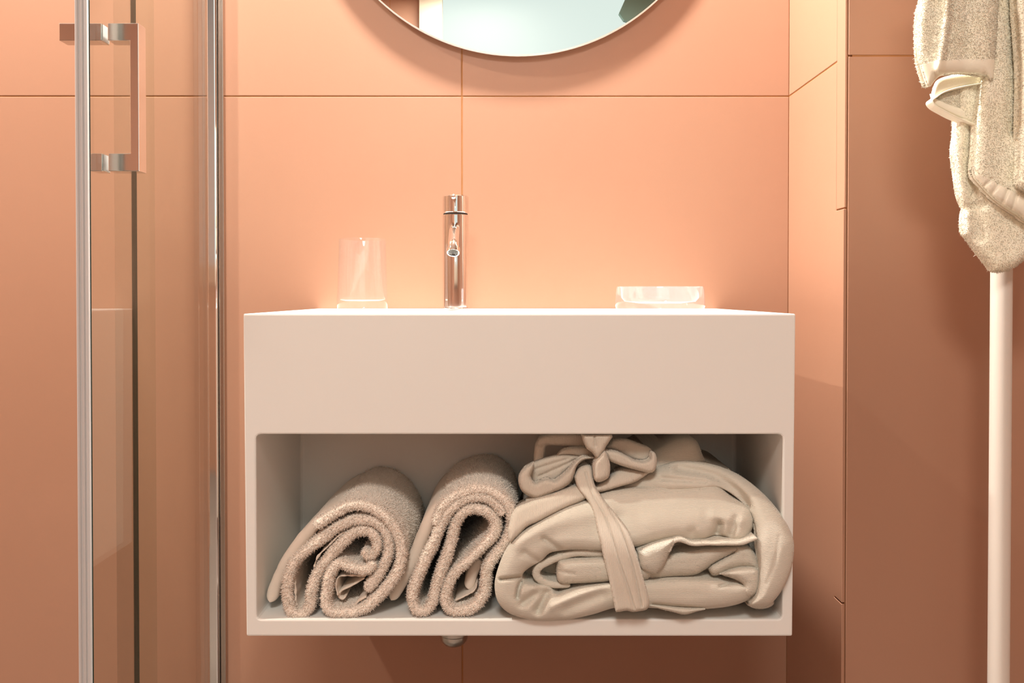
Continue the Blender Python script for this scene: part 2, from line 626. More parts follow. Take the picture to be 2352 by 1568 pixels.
wl = struct(box_obj('wall_left', (XL - 0.1, XL - TT + D, YB, Y_WALL + .1, 0, ZC), M['grout']))
tile_grid(wl, 'x+', [YB, -0.98, 0.22, Y_WALL], zbreaks, XL)
wrr = struct(box_obj('wall_right', (XR + TT - D, XR + 0.1, YB, Y_WALL, 0, ZC), M['grout']))
tile_grid(wrr, 'x-', [YB, -0.98, 0.0, Y_FRONT], zbreaks, XR)
wre = struct(box_obj('wall_rear', (XL, XR, YB - 0.1, YB - TT + D, 0, ZC), M['grout']))
tile_grid(wre, 'y+', [XL, -0.62, 0.75, XR], zbreaks, YB)

# frosted window of the rear wall, seen in the mirror
wx0, wx1, wz0, wz1 = -0.35, 0.80, 1.05, 2.425
win = struct(box_obj('window_1', (wx0, wx1, YB + 0.004, YB + 0.012, wz0, wz1), M['frosted']))
for d in ((wx0 - 0.117, wx0, YB + 0.001, YB + 0.05, wz0 - 0.1, ZC), (wx1, wx1 + 0.11, YB + 0.001, YB + 0.05, wz0 - 0.1, ZC), (wx0, wx1, YB + 0.001, YB + 0.05, wz0 - 0.1, wz0)):
    box_obj('window_frame', d, M['frame'], win, 0.004, 2)
bm = bmesh.new()
pts = [(0.536, 2.31), (0.56, 2.275), (0.78, 2.20), (0.78, 2.42), (0.585, 2.42)]
f = [bm.verts.new((x, YB + 0.03, z)) for x, z in pts]
b = [bm.verts.new((x, YB + 0.06, z)) for x, z in pts]
bm.faces.new(f); bm.faces.new(b[::-1])
for i in range(5):
    j = (i + 1) % 5
    bm.faces.new((f[i], b[i], b[j], f[j]))
bm_obj('vent_sash', bm, M['teal'], win)


# ceiling lamps: the two lamps that light the place
def ceiling_lamp(name, pos, r, label, watts, size):
    root = empty(name, (pos[0], pos[1], ZC), label, 'lamp')
    lathe('rim', [(r, ZC), (r, ZC - 0.012), (r - 0.012, ZC - 0.016), (r - 0.016, ZC - 0.006), (r - 0.016, ZC)], M['ceiling'], root, (pos[0], pos[1], 0))
    lathe('lens', [(0, ZC - 0.004), (r - 0.018, ZC - 0.004)], M['lamp'], root, (pos[0], pos[1], 0))
    ld = bpy.data.lights.new(name + '_light', 'AREA')
    ld.shape = 'DISK'; ld.size = size; ld.energy = watts; ld.color = WARM
    lo = bpy.data.objects.new(name + '_light', ld)
    COL.objects.link(lo)
    lo.location = (pos[0], pos[1], pos[2])
    lo.parent = root
    lo.matrix_parent_inverse = Matrix.Translation(-root.location)
    return root


ceiling_lamp('shower_downlight', SHOWER_POS, 0.06, 'small recessed ceiling spotlight above the shower', SHOWER_W, 0.06)
ceiling_lamp('basin_downlight', VANITY_POS, 0.07, 'recessed ceiling spotlight above the washbasin', VANITY_W, 0.12)
ceiling_lamp('ceiling_light', ROOM_POS, 0.33, 'wide round ceiling light in the middle of the room', ROOM_W, 0.6)

# ================================================================== washbasin vanity
YF = 1.027
vl, vr = float(P(558, 720, YF)[0]), float(P(1828, 720, YF)[0])
zt, zb = float(P(1176, 720.5, YF)[2]), float(P(1176, 1461, YF)[2])
nl, nr = float(P(588, 1100, YF)[0]), float(P(1798, 1100, YF)[0])
nzt, nzb = float(P(1176, 997, YF)[2]), float(P(1176, 1422, YF)[2])
Y_NICHE = 1.245
van = empty('washbasin_vanity', ((vl + vr) / 2, (YF + Y_WALL) / 2, zb), 'white wall-hung washbasin vanity with an open shelf below', 'washbasin')


def vanity_body():
    def tmp(dims, bev=0.0, seg=3):
        bm = bmesh.new(); box(bm, *dims)
        if bev:
            bevel_all(bm, bev, seg)
        me = bpy.data.meshes.new('tmp'); bmesh.ops.recalc_face_normals(bm, faces=bm.faces); bm.to_mesh(me); bm.free()
        o = bpy.data.objects.new('tmp', me); COL.objects.link(o); return o
    body = tmp((vl, vr, YF, Y_WALL - 0.0005, zb, zt))
    for v in body.data.vertices:           # sides draw in a little towards the bottom
        if v.co.z < (zt + zb) / 2:
            v.co.x += 0.0025 if v.co.x < 0 else -0.0025
    cuts = [tmp((nl, nr, YF - 0.05, Y_NICHE, nzb, nzt), 0.006, 3),
            tmp((nl, nr, Y_NICHE + 0.018, Y_WALL + 0.05, zb - 0.05, zt - 0.03)),
            tmp((-0.19, 0.19, YF + 0.045, 1.255, zt - 0.105, zt + 0.10), 0.02, 4)]
    for c in cuts:
        m = body.modifiers.new('cut', 'BOOLEAN'); m.operation = 'DIFFERENCE'; m.object = c; m.solver = 'EXACT'
    bv = body.modifiers.new('bev', 'BEVEL'); bv.width = 0.0022; bv.segments = 2; bv.limit_method = 'ANGLE'; bv.angle_limit = math.radians(50)
    dg = bpy.context.evaluated_depsgraph_get()
    me = bpy.data.meshes.new_from_object(body.evaluated_get(dg))
    for c in cuts + [body]:
        bpy.data.objects.remove(c, do_unlink=True)
    me.materials.clear()
    return me


body = link('basin_body', vanity_body(), M['vanity'], van)
lathe('basin_drain', [(0, 0.006), (0.020, 0.006), (0.030, 0.003), (0.032, 0.0), (0, 0.0)], M['chrome'], van, (-0.02, 1.17, zt - 0.105))

# drain trap behind the shelf
tx, ty = float(P(1043, 1470, 1.33)[0]), 1.33
tz = float(P(1043, 1483, 1.33)[2])
trap = empty('drain_trap', (tx, ty, tz), 'metal bottle trap showing under the washbasin vanity', 'drain')
prof = [(0, tz)] + [(0.0225 * math.sin(a), tz + 0.016 * (1 - math.cos(a))) for a in np.linspace(0.15, math.pi / 2, 10)] + [(0.0225, tz + 0.02), (0.0245, tz + 0.022), (0.0245, tz + 0.030), (0.0225, tz + 0.032), (0.0225, tz + 0.11), (0.013, tz + 0.118), (0.013, zt - 0.16), (0, zt - 0.16)]
lathe('trap_cup', prof, M['trapmetal'], trap, (tx, ty, 0))
cyl('waste_pipe', 0.014, 0, Y_WALL - ty - 0.001, M['trapmetal'], trap, (tx, ty, tz + 0.085), axis=(0, 1, 0))

# ================================================================== faucet
fy = 1.32
fx = float(P(1046.5, 600, fy)[0])
fa = empty('faucet', (fx, fy, zt), 'chrome single-lever basin faucet with a cylindrical body', 'faucet')
zr = lambda py: float(P(1046, py, fy)[2])
R = 30.0 * fy / F
cyl('base_ring', R * 1.2, zt, zt + 0.003, M['chrome'], fa, (fx, fy, 0), bev=0.001, n=64)
cyl('body', R, zt + 0.003, zr(494), M['chrome'], fa, (fx, fy, 0), bev=0.0012, n=96)
cyl('gap_ring', R * 0.93, zr(494) - 0.001, zr(490.5), M['dark'], fa, (fx, fy, 0), n=64)
cyl('cap', R, zr(490.5), zr(450.5), M['chrome'], fa, (fx, fy, 0), bev=0.0015, n=96)


def tube(name, pts, rad, mat, parent, n=24):
    pts = [Vector(p) for p in pts]
    bm = bmesh.new(); rings = []
    for i, p in enumerate(pts):
        t = (pts[min(i + 1, len(pts) - 1)] - pts[max(i - 1, 0)]).normalized()
        u = t.cross(Vector((1, 0, 0.001))).normalized(); v = t.cross(u)
        r = rad[i] if isinstance(rad, (list, tuple)) else rad
        rings.append([bm.verts.new(p + u * r * math.cos(2 * math.pi * k / n) + v * r * math.sin(2 * math.pi * k / n)) for k in range(n)])
    for a, b in zip(rings[:-1], rings[1:]):
        for k in range(n):
            bm.faces.new((a[k], a[(k + 1) % n], b[(k + 1) % n], b[k]))
    bm.faces.new(rings[0][::-1]); bm.faces.new(rings[-1])
    o = bm_obj(name, bm, mat, parent, True); sharp(o, 50); return o


# lever: thin rod from the cap towards the viewer with a ball tip
a0 = Vector((fx, fy - R + 0.002, zr(463))); a1 = V(1041.5, 451, fy - 0.085)
lev = tube('lever', [a0, a0.lerp(a1, 0.5), a1], 0.0026, M['chrome'], fa, 20)
tip = bmesh.new(); bmesh.ops.create_uvsphere(tip, u_segments=24, v_segments=16, radius=0.0042); bmesh.ops.translate(tip, vec=a1, verts=tip.verts)
bm_obj('lever_tip', tip, M['chrome'], lev, True)
# spout
s1 = V(1041, 578, fy - 0.115)
s0 = Vector((fx, fy - R + 0.004, zr(523)))
ax = Vector((0, -0.55, -0.83)).normalized()
mid = s0.lerp(s1, 0.6) + Vector((0, -0.004, 0.006))
pp = catmull([list(s0), list(s0.lerp(mid, 0.5) + Vector((0, 0, 0.002))), list(mid), list(s1 - ax * 0.012), list(s1 - ax * 0.002)], 0.004)
tube('spout', [tuple(p) for p in pp], 0.0082, M['chrome'], fa, 32)
aer = lathe('aerator', [(0.0, 0.0), (0.0078, 0.0), (0.0080, 0.0018), (0.0094, 0.0022), (0.0098, 0.0), (0.0098, -0.006), (0.0, -0.006)], M['chrome'], fa, s1, 40, axis=ax)
# aerator mesh: crossed wires
u = Vector((1, 0, 0)); v = ax.cross(u).normalized()
bm = bmesh.new()
for k in range(-3, 4):
    for A, B in ((u, v), (v, u)):
        o_ = k * 0.0020
        hl = math.sqrt(max(0.0074 ** 2 - o_ ** 2, 0))
        c0 = s1 + A * o_ - B * hl + ax * 0.0006; c1 = s1 + A * o_ + B * hl + ax * 0.0006
        w = 0.0003
        q = [bm.verts.new(c0 + A * w), bm.verts.new(c0 - A * w), bm.verts.new(c1 - A * w), bm.verts.new(c1 + A * w)]
        q2 = [bm.verts.new(x.co + ax * 0.0005) for x in q]
        bm.faces.new(q); bm.faces.new(q2)
        for i in range(4):
            j = (i + 1) % 4
            bm.faces.new((q[i], q[j], q2[j], q2[i]))
bm_obj('aerator_mesh', bm, M['dark'], aer)

# ================================================================== tumbler and soap dish
gy = 1.29
gx = float(P(832.5, 650, gy)[0])
gs = gy / F
gh = float(P(832, 549, gy)[2]) - zt
glass = lathe('tumbler', [(0, zt + 0.0008), (55 * gs, zt + 0.0008), (57.0 * gs, zt + 0.003), (57.5 * gs, zt + 0.018), (53.5 * gs, zt + gh - 0.001), (52.8 * gs, zt + gh), (52.0 * gs, zt + gh - 0.001),
                           (55.2 * gs, zt + 0.022), (53 * gs, zt + 0.0165), (40 * gs, zt + 0.0145), (0, zt + 0.014)], M['tumbler'], None, (gx, gy, 0), 96)
tag(glass, 'clear drinking tumbler standing left of the faucet', 'glass')
dy = 1.17
dx = float(P(1515.5, 690, dy)[0])
ds = dy / F
dh = float(P(1515, 658, dy)[2]) - zt
dish = lathe('soap_dish', [(0, zt + 0.0008), (92 * ds, zt + 0.0008), (99 * ds, zt + 0.003), (102 * ds, zt + 0.009), (101 * ds, zt + 0.020), (99 * ds, zt + dh - 0.002), (97.5 * ds, zt + dh), (93 * ds, zt + dh), (91 * ds, zt + dh - 0.002),
                            (88 * ds, zt + 0.020), (80 * ds, zt + 0.0145), (50 * ds, zt + 0.012), (0, zt + 0.0115)], M['dish'], None, (dx, dy, 0), 96)
tag(dish, 'low clear glass soap dish on the right of the washbasin', 'dish')

# ================================================================== round mirror
my = 1.404
mc = P(1190, -342, my); mr = 465.0 * my / F
mir = empty('round_mirror', (mc[0], my + 0.02, mc[2] - mr), 'round frameless wall mirror above the washbasin', 'mirror')
lathe('mirror_glass', [(0, 0.0), (mr - 0.0022, 0.0)], M['mirror'], mir, (mc[0], my, mc[2]), 160, axis=(0, -1, 0))
lathe('ground_edge', [(mr - 0.0022, 0.0), (mr, -0.0016), (mr, -0.005), (mr - 0.002, -0.0055), (0, -0.0055)], M['mirror_edge'], mir, (mc[0], my, mc[2]), 160, axis=(0, -1, 0))
lathe('backing', [(0, -0.006), (mr - 0.10, -0.006), (mr - 0.10, -(Y_WALL - my) + 0.0005), (0, -(Y_WALL - my) + 0.0005)], M['ceiling'], mir, (mc[0], my, mc[2]), 96, axis=(0, -1, 0))

# ================================================================== shower enclosure
XG = float(P(496, 700, Y_WALL)[0])
GT = 2.05


def glass_panel(name, x, y0, y1, parent, th=0.0075, far_clear=False):
    bm = bmesh.new()
    box(bm, x - th / 2, x + th / 2, y0, y1, 0.03, GT)
    bm.normal_update()
    o = bm_obj(name, bm, [M['pane'], M['glass_edge']], parent)
    for p in o.data.polygons:
        if abs(p.normal.y) > 0.5 or abs(p.normal.z) > 0.5:
            p.material_index = 0 if far_clear and p.normal.y > 0.5 else 1
    return o


fix = empty('shower_screen', (XG, 1.27, 0), 'fixed clear glass shower panel in a wall channel', 'shower screen')
YE = -(XG - 0.004) * F / (1176 - 309.5)
glass_panel('glass', XG - 0.004, YE, Y_WALL - 0.008, fix)
x0c, x1c = float(P(476, 700, 1.40)[0]), float(P(498, 700, 1.40)[0])
bm = bmesh.new()
box(bm, x0c, x1c, 1.400, Y_WALL - 0.0005, 0.0, GT + 0.01)
bevel_all(bm, 0.003, 3)
bm_obj('wall_channel', bm, M['chrome'], fix)
box_obj('channel_lip', (x1c + 0.0002, float(P(516, 700, 1.41)[0]), 1.4085, Y_WALL - 0.0005, 0.0, GT + 0.005), M['lip'], fix, 0.002, 2)
box_obj('clear_seal', (XG - 0.0045, XG - 0.0035, -XG * F / (1176 - 272.0), YE - 0.0004, 0.03, GT), M['seal_clear'], fix)
box_obj('bottom_rail', (XG - 0.018, XG + 0.012, YE - 0.01, 1.40, 0.0, 0.0295), M['satin'], fix, 0.003)

XD = XG + 0.012
YD0 = -XD * F / (1176 - 203.0)
door = empty('shower_door', (XD, 1.0, 0), 'clear glass shower door with a square chrome pull handle', 'shower door')
glass_panel('glass', XD, YD0, YE + 0.02, door, far_clear=True)
# edge seal: a ribbed plastic extrusion
yS = YD0 - 0.003
xs = [float(P(p, 700, yS)[0]) for p in (175, 183, 187, 194, 197, 205)]
bm = bmesh.new()
box(bm, xs[0], xs[5], yS + 0.001, YD0 - 0.0002, 0.03, GT)
for a, b in ((xs[0], xs[1]), (xs[2], xs[3]), (xs[4], xs[5])):
    r = (b - a) / 2
    res = bmesh.ops.create_cone(bm, cap_ends=True, segments=20, radius1=r, radius2=r, depth=GT - 0.03)
    bmesh.ops.translate(bm, vec=((a + b) / 2, yS + 0.001, (GT + 0.03) / 2), verts=res['verts'])
bm_obj('edge_seal', bm, M['seal'], door)

# square D handle
hy = 1.012
hz = lambda py: float(P(222, py, hy)[2])
hx = lambda px: float(P(px, 200, hy)[0])
barx0, barx1 = hx(298.5), hx(319)
t = barx1 - barx0
han = []
bm = bmesh.new()
xg = XD + 0.003
zt1_, zb1_ = hz(53), hz(393)
ah = hz(53) - hz(93)
bh = hz(352) - hz(393)
# outline of the D in the XZ plane, one solid
o2 = [(xg + 0.0008, zt1_), (barx1, zt1_), (barx1, zb1_), (xg + 0.0008, zb1_), (xg + 0.0008, zb1_ + bh), (barx0, zb1_ + bh), (barx0, zt1_ - ah), (xg + 0.0008, zt1_ - ah)]
fr = [bm.verts.new((x, hy - 0.0002, z)) for x, z in o2]
bk = [bm.verts.new((x, hy + 0.020, z)) for x, z in o2]
bm.faces.new(fr); bm.faces.new(bk[::-1])
for i in range(8):
    j = (i + 1) % 8
    bm.faces.new((fr[i], bk[i], bk[j], fr[j]))
bmesh.ops.recalc_face_normals(bm, faces=bm.faces)
bmesh.ops.bevel(bm, geom=list(bm.edges), offset=0.0008, segments=2, affect='EDGES', profile=0.5)
handle = bm_obj('pull_handle', bm, M['satin'], door)
xi = XD - 0.003
for z1, h, pxl in ((zt1_, ah, 136), (zb1_ + bh, bh, 206)):
    xk = hx(pxl)
    if xi - 0.0008 - xk > 0.004:
        bm = bmesh.new(); box(bm, xk, xi - 0.0008, hy, hy + 0.020, z1 - h, z1); bevel_all(bm, 0.0008, 2)
        bm_obj('inner_knob', bm, M['satin'], handle)
    box_obj('washer', (xi - 0.0008, xi, hy + 0.002, hy + 0.018, z1 - h + 0.001, z1 - 0.001), M['seal'], handle)
    box_obj('washer', (xg, xg + 0.0008, hy + 0.002, hy + 0.018, z1 - h + 0.001, z1 - 0.001), M['seal'], handle)
# ================================================================== rolled towels
YR0, YR1 = 1.031, 1.238


def c1(pts):   # traced on a 3.92x enlargement
    return [(590 + x / 3.92, 1040 + y / 3.92) for x, y in pts]


def c2(pts):
    return [(860 + x / 3.92, 1030 + y / 3.92) for x, y in pts]


ra = empty('rolled_towel', V(800, 1421, 1.14), 'loosely rolled beige towel at the left end of the shelf', 'towel', 'rolled towels on the vanity shelf')
a_ = strand('terry_layer', c1([(520, 665), (610, 605), (700, 550), (860, 478), (1040, 510), (1180, 620), (1270, 770), (1297, 920), (1270, 1060), (1180, 1200), (1060, 1330), (930, 1425), (770, 1450), (655, 1430), (610, 1340), (632, 1200), (655, 1090), (730, 1005), (850, 1040), (980, 1062), (1060, 1000)]), 21, YR0, YR1, M['towel'], ra, seed=11)
b_ = strand('terry_layer', c1([(985, 1240), (1090, 1110), (1155, 990), (1185, 860), (1165, 735), (1075, 640), (910, 608), (730, 668), (560, 795), (420, 905), (310, 1020), (265, 1200), (275, 1370), (320, 1455), (400, 1462), (470, 1390), (485, 1260), (535, 1100), (640, 950), (770, 810), (880, 722), (1000, 712), (1068, 780), (1068, 880), (1000, 935), (955, 880)]), 22, YR0 + 0.002, YR1, M['towel'], ra, seed=12)
f_ = strand('flap', c1([(115, 1345), (165, 1180), (280, 950), (430, 750), (600, 590), (760, 500)]), 28, YR0 + 0.022, YR1, M['towel_flat'], ra, seed=13)
strand('hem', c1([(335, 1075), (342, 1200), (345, 1330), (375, 1395), (410, 1385)]), 4.0, YR0 + 0.012, YR1 - 0.05, M['towel_flat'], ra, seed=14, wobble=0.002, wf=500)
strand('hem', c1([(515, 1030), (545, 940), (640, 840), (720, 760), (790, 710)]), 4.0, YR0 + 0.008, YR1 - 0.05, M['towel_flat'], ra, seed=15, wobble=0.0012, wf=500)
strand('hem', c1([(730, 1290), (712, 1200), (740, 1115), (860, 1105), (980, 1105)]), 4.0, YR0 + 0.010, YR1 - 0.05, M['towel_flat'], ra, seed=16, wobble=0.0012, wf=500)
strand('hem', c1([(970, 1125), (860, 1190), (760, 1240), (735, 1290), (770, 1315), (800, 1290)]), 5.0, YR0 + 0.016, YR1 - 0.06, M['towel_flat'], ra, seed=17, wobble=0.0006, wf=300)
strand('hem', c1([(705, 1365), (760, 1395), (860, 1390), (920, 1330), (985, 1290)]), 4.0, YR0 + 0.010, YR1 - 0.05, M['towel_flat'], ra, seed=18, wobble=0.0012, wf=500)
pile([a_, b_], 62000, 0.0031, 0.00052, M['towel_pile'], ra, ymax=1.235, front_bias=(YR0 + 0.016, 4.0), seed=21)

rb = empty('rolled_towel', V(1050, 1421, 1.14), 'upright rolled beige towel in the middle of the shelf beside the bathrobe', 'towel', 'rolled towels on the vanity shelf')
a_ = strand('terry_layer', c2([(545, 690), (620, 525), (740, 430), (900, 375), (1060, 395), (1180, 485), (1240, 620), (1232, 740), (1172, 870), (1085, 970), (1015, 1090), (1000, 1220), (985, 1320), (900, 1430), (770, 1475), (680, 1455), (636, 1370), (655, 1250), (730, 1120), (855, 1010), (975, 885), (1080, 765), (1085, 655), (1010, 575), (900, 545), (795, 585), (725, 690), (695, 820), (655, 960), (597, 1120), (548, 1280), (515, 1400), (445, 1472), (368, 1450), (338, 1340), (378, 1190), (455, 1010), (535, 850), (592, 705), (660, 590), (760, 492), (880, 442), (1020, 452), (1110, 525), (1155, 600)]), 21, YR0, YR1, M['towel'], rb, seed=31)
f_ = strand('flap', c2([(150, 1365), (245, 1200), (350, 1000), (430, 800), (500, 650), (610, 510)]), 29, YR0 + 0.022, YR1, M['towel_flat'], rb, seed=33)
strand('tongue', c2([(845, 1265), (880, 1140), (950, 1000)]), 26, YR0 + 0.025, YR1 - 0.02, M['towel_flat'], rb, seed=34)
strand('hem', c2([(725, 1370), (800, 1335), (895, 1280), (925, 1215)]), 4.0, YR0 + 0.014, YR1 - 0.05, M['towel_flat'], rb, seed=35, wobble=0.0012, wf=500)
pile([a_], 62000, 0.0031, 0.00052, M['towel_pile'], rb, ymax=1.235, front_bias=(YR0 + 0.016, 4.0), seed=41)

# ================================================================== folded bathrobe
robe = empty('folded_bathrobe', V(1460, 1421, 1.12), 'folded cream bathrobe tied with its own belt on the shelf', 'bathrobe')


def lean(px, py):
    return 0.00034 * 30.0 * np.log1p(np.exp(np.clip((1225 - py) / 30.0, -30, 30)))


def c5(pts):
    return [(1170 + x / 5.88, 990 + y / 5.88) for x, y in pts]


# bulk behind everything
puff('bundle', [(1150, 1330), (1165, 1270), (1200, 1200), (1215, 1150), (1330, 1090), (1440, 1062), (1500, 1032), (1555, 1004), (1598, 1010), (1625, 1062), (1690, 1088), (1735, 1140), (1755, 1220), (1762, 1320), (1735, 1372), (1640, 1382), (1420, 1382), (1250, 1385), (1180, 1375)],
     1.075, 0.02, 40, 0.15, M['robe'], robe, step=4, lean=lambda x, y: np.clip(1200 - y, 0, 400) * 0.0002, seed=50,
     creases=[([(1625, 1062), (1640, 1120)], 10, 0.02)])
# outer wrapped layer: upper flap, left turn and lower layer
OUT = puff('outer_fold', [(1733, 1192), (1720, 1163), (1680, 1140), (1642, 1113), (1580, 1116), (1500, 1116), (1400, 1126), (1350, 1143), (1300, 1158), (1240, 1192), (1190, 1225), (1160, 1265), (1142, 1310), (1136, 1345), (1143, 1380), (1165, 1405), (1200, 1419), (1240, 1426), (1300, 1423), (1360, 1411), (1410, 1396), (1460, 1394), (1520, 1397), (1600, 1399), (1680, 1391), (1728, 1370), (1744, 1332), (1742, 1300), (1722, 1318), (1690, 1334), (1640, 1330), (1560, 1328), (1500, 1330), (1400, 1337), (1340, 1345), (1300, 1356), (1278, 1362), (1258, 1345), (1226, 1341), (1203, 1334), (1199, 1322), (1212, 1306), (1245, 1286), (1262, 1270), (1290, 1264), (1330, 1262), (1400, 1265), (1460, 1256), (1540, 1238), (1570, 1238), (1595, 1245), (1620, 1238), (1640, 1229), (1665, 1232), (1690, 1243), (1712, 1240), (1727, 1216)],
     1.022, 0.017, 28, 0.10, M['robe'], robe, lean=lean, back_shift=0.012, seed=51, wobble=0.0012,
     creases=[([(1250, 1238), (1285, 1262)], 7, 0.007), ([(1205, 1270), (1235, 1290)], 8, 0.006), ([(1150, 1330), (1200, 1324)], 4, 0.010), ([(1188, 1372), (1192, 1350), (1198, 1335)], 5, 0.012),
              ([(1200, 1385), (1225, 1368), (1240, 1358)], 10, 0.010), ([(1236, 1400), (1246, 1380), (1256, 1362)], 11, 0.014), ([(1225, 1350), (1240, 1358)], 8, -0.004),
              ([(1300, 1400), (1345, 1380), (1380, 1365)], 14, 0.006), ([(1270, 1392), (1330, 1365), (1400, 1345)], 10, -0.004),
              ([(1645, 1230), (1652, 1205)], 9, 0.012), ([(1680, 1225), (1690, 1190)], 9, 0.006), ([(1640, 1185), (1700, 1195)], 14, -0.005), ([(1600, 1240), (1590, 1225)], 12, 0.005),
              ([(1500, 1386), (1560, 1392), (1620, 1398)], 3, 0.006), ([(1690, 1333), (1712, 1343)], 4, 0.010), ([(1655, 1345), (1688, 1333)], 4, 0.006),
              ([(1185, 1240), (1260, 1205), (1360, 1180)], 20, -0.004), ([(1500, 1200), (1600, 1190)], 30, -0.004), ([(1420, 1240), (1420, 1190)], 18, 0.004)])
# inner turn on the left and the folded piece in the mouth
strand('inner_fold', [(1390, 1273), (1330, 1272), (1298, 1278), (1264, 1290), (1238, 1305), (1232, 1322), (1246, 1337), (1275, 1345), (1310, 1345)], 15, 1.022, 1.13, M['robe'], robe, seed=52)
puff('inner_fold', [(1283, 1290), (1300, 1285), (1400, 1278), (1490, 1266), (1490, 1328), (1400, 1335), (1330, 1339), (1287, 1338), (1279, 1318)], 1.022, 0.012, 22, 0.09, M['robe'], robe, seed=53, creases=[([(1285, 1312), (1320, 1318)], 4, 0.002)])
# folds on the right
puff('inner_fold', [(1470, 1328), (1480, 1290), (1535, 1272), (1620, 1258), (1701, 1252), (1715, 1262), (1690, 1270), (1647, 1289), (1620, 1307), (1594, 1320), (1540, 1324), (1505, 1329)], 1.030, 0.012, 22, 0.08, M['robe'], robe, seed=54)
puff('inner_fold', [(1690, 1252), (1719, 1254), (1735, 1272), (1744, 1296), (1744, 1310), (1710, 1303), (1674, 1310), (1655, 1319), (1636, 1321), (1630, 1303), (1653, 1287), (1685, 1268)], 1.028, 0.013, 18, 0.08, M['robe'], robe, seed=55)
puff('inner_fold', [(1652, 1318), (1683, 1306), (1714, 1301), (1742, 1306), (1746, 1339), (1737, 1364), (1715, 1372), (1700, 1358), (1706, 1343), (1690, 1331), (1670, 1324)], 1.018, 0.014, 18, 0.08, M['robe'], robe, seed=56)
strand('inner_fold', [(1536, 1268), (1546, 1247), (1565, 1241), (1590, 1250), (1620, 1250), (1660, 1249), (1700, 1248), (1740, 1236)], 11, 1.005, 1.09, M['robe'], robe, seed=57)
puff('inner_fold', [(1464, 1265), (1503, 1247), (1548, 1236), (1549, 1248), (1537, 1271), (1529, 1289), (1521, 1303), (1505, 1317), (1483, 1313), (1468, 1300)], 1.012, 0.012, 24, 0.03, M['robe'], robe, seed=58)
puff('under_fold', [(1470, 1385), (1500, 1388), (1560, 1396), (1620, 1398), (1600, 1404), (1572, 1411), (1545, 1405), (1500, 1394)], 1.012, 0.006, 8, 0.06, M['robe'], robe, step=2, seed=59)
puff('under_fold', [(1715, 1388), (1735, 1375), (1770, 1372), (1778, 1385), (1765, 1395), (1748, 1398), (1730, 1396)], 1.035, 0.01, 12, 0.06, M['robe'], robe, step=2, seed=60)
# collar band curling round the right end, in front of the vanity's edge
COLR = puff('collar', [(1405, 1124), (1430, 1094), (1480, 1076), (1525, 1065), (1570, 1056), (1640, 1067), (1700, 1092), (1750, 1130), (1790, 1175), (1815, 1218), (1824, 1252), (1819, 1300), (1802, 1345), (1775, 1382), (1750, 1393), (1722, 1390), (1734, 1362), (1741, 1320), (1742, 1290), (1737, 1250), (1735, 1210), (1722, 1175), (1695, 1145), (1655, 1122), (1600, 1126), (1500, 1130), (1430, 1134)],
     1.016, 0.018, 32, 0.008, M['robe'], robe, lean=lambda x, y: 0.00045 * 30.0 * np.log1p(np.exp(np.clip((1210 - y) / 30.0, -30, 30))) + np.clip(1540 - x, 0, 200) * 0.00025, seed=61,
     creases=[([(1560, 1075), (1640, 1092), (1690, 1125), (1715, 1160)], 12, 0.012), ([(1790, 1230), (1780, 1290), (1760, 1340)], 4, 0.0007), ([(1520, 1098), (1620, 1106)], 6, 0.005)])
robe_parts = [c for c in bpy.data.objects if c.parent == robe]
# belt: wraps and bow
lb = lean
puff('belt', c5([(-20, 1330), (60, 1060), (300, 930), (560, 845), (900, 735), (1060, 780), (1040, 905), (700, 1060), (400, 1215), (240, 1290), (90, 1440), (0, 1500)]), 1.012, 0.010, 14, 0.02, M['belt'], robe, lean=lb, seed=70)
puff('belt', c5([(1120, 770), (1350, 620), (1540, 490), (1900, 540), (1880, 570), (1700, 685), (1500, 745), (1350, 790), (1190, 825)]), 1.012, 0.008, 14, 0.02, M['belt'], robe, lean=lb, seed=71)
puff('belt', [(1319, 1095), (1328, 1123), (1350, 1150), (1362, 1177), (1374, 1228), (1380, 1250), (1388, 1285), (1400, 1333), (1413, 1398), (1418, 1405), (1440, 1402), (1452, 1405), (1470, 1403), (1487, 1398), (1491, 1376), (1475, 1316), (1459, 1262), (1443, 1219), (1416, 1182), (1386, 1145), (1366, 1112), (1359, 1072), (1345, 1066), (1328, 1075)],
     1.004, 0.009, 8, 0.010, M['belt'], robe, step=2.5, lean=lb, seed=72, wobble=0.0004,
     creases=[([(1346, 1085), (1360, 1130), (1388, 1180), (1405, 1230), (1423, 1290), (1440, 1340), (1458, 1398)], 2.4, 0.0030), ([(1398, 1165), (1418, 1200), (1440, 1255), (1456, 1310), (1474, 1392)], 2.4, 0.0030)])
bow = 1.05
puff('bow', c5([(330, 420), (340, 260), (370, 150), (490, 50), (1000, 40), (1060, 230), (800, 210), (600, 195), (500, 200), (480, 300), (460, 400)]), bow + 0.035, 0.008, 10, 0.012, M['belt'], robe, step=2.5, seed=73, creases=[(c5([(380, 170), (420, 190), (520, 190)]), 3, 0.003)])
puff('bow', c5([(640, 330), (690, 270), (780, 225), (1060, 215), (1180, 330), (1000, 350), (820, 320)]), bow + 0.022, 0.007, 9, 0.010, M['belt'], robe, step=2.5, seed=74)
puff('bow', c5([(200, 560), (300, 440), (640, 325), (900, 330), (1050, 365), (830, 500), (610, 690), (500, 700), (300, 720)]), bow + 0.020, 0.006, 12, 0.008, M['belt'], robe, step=2.5, seed=75, creases=[(c5([(400, 610), (650, 500), (900, 380)]), 3, 0.003), (c5([(300, 530), (600, 430), (800, 370)]), 3, 0.002)])
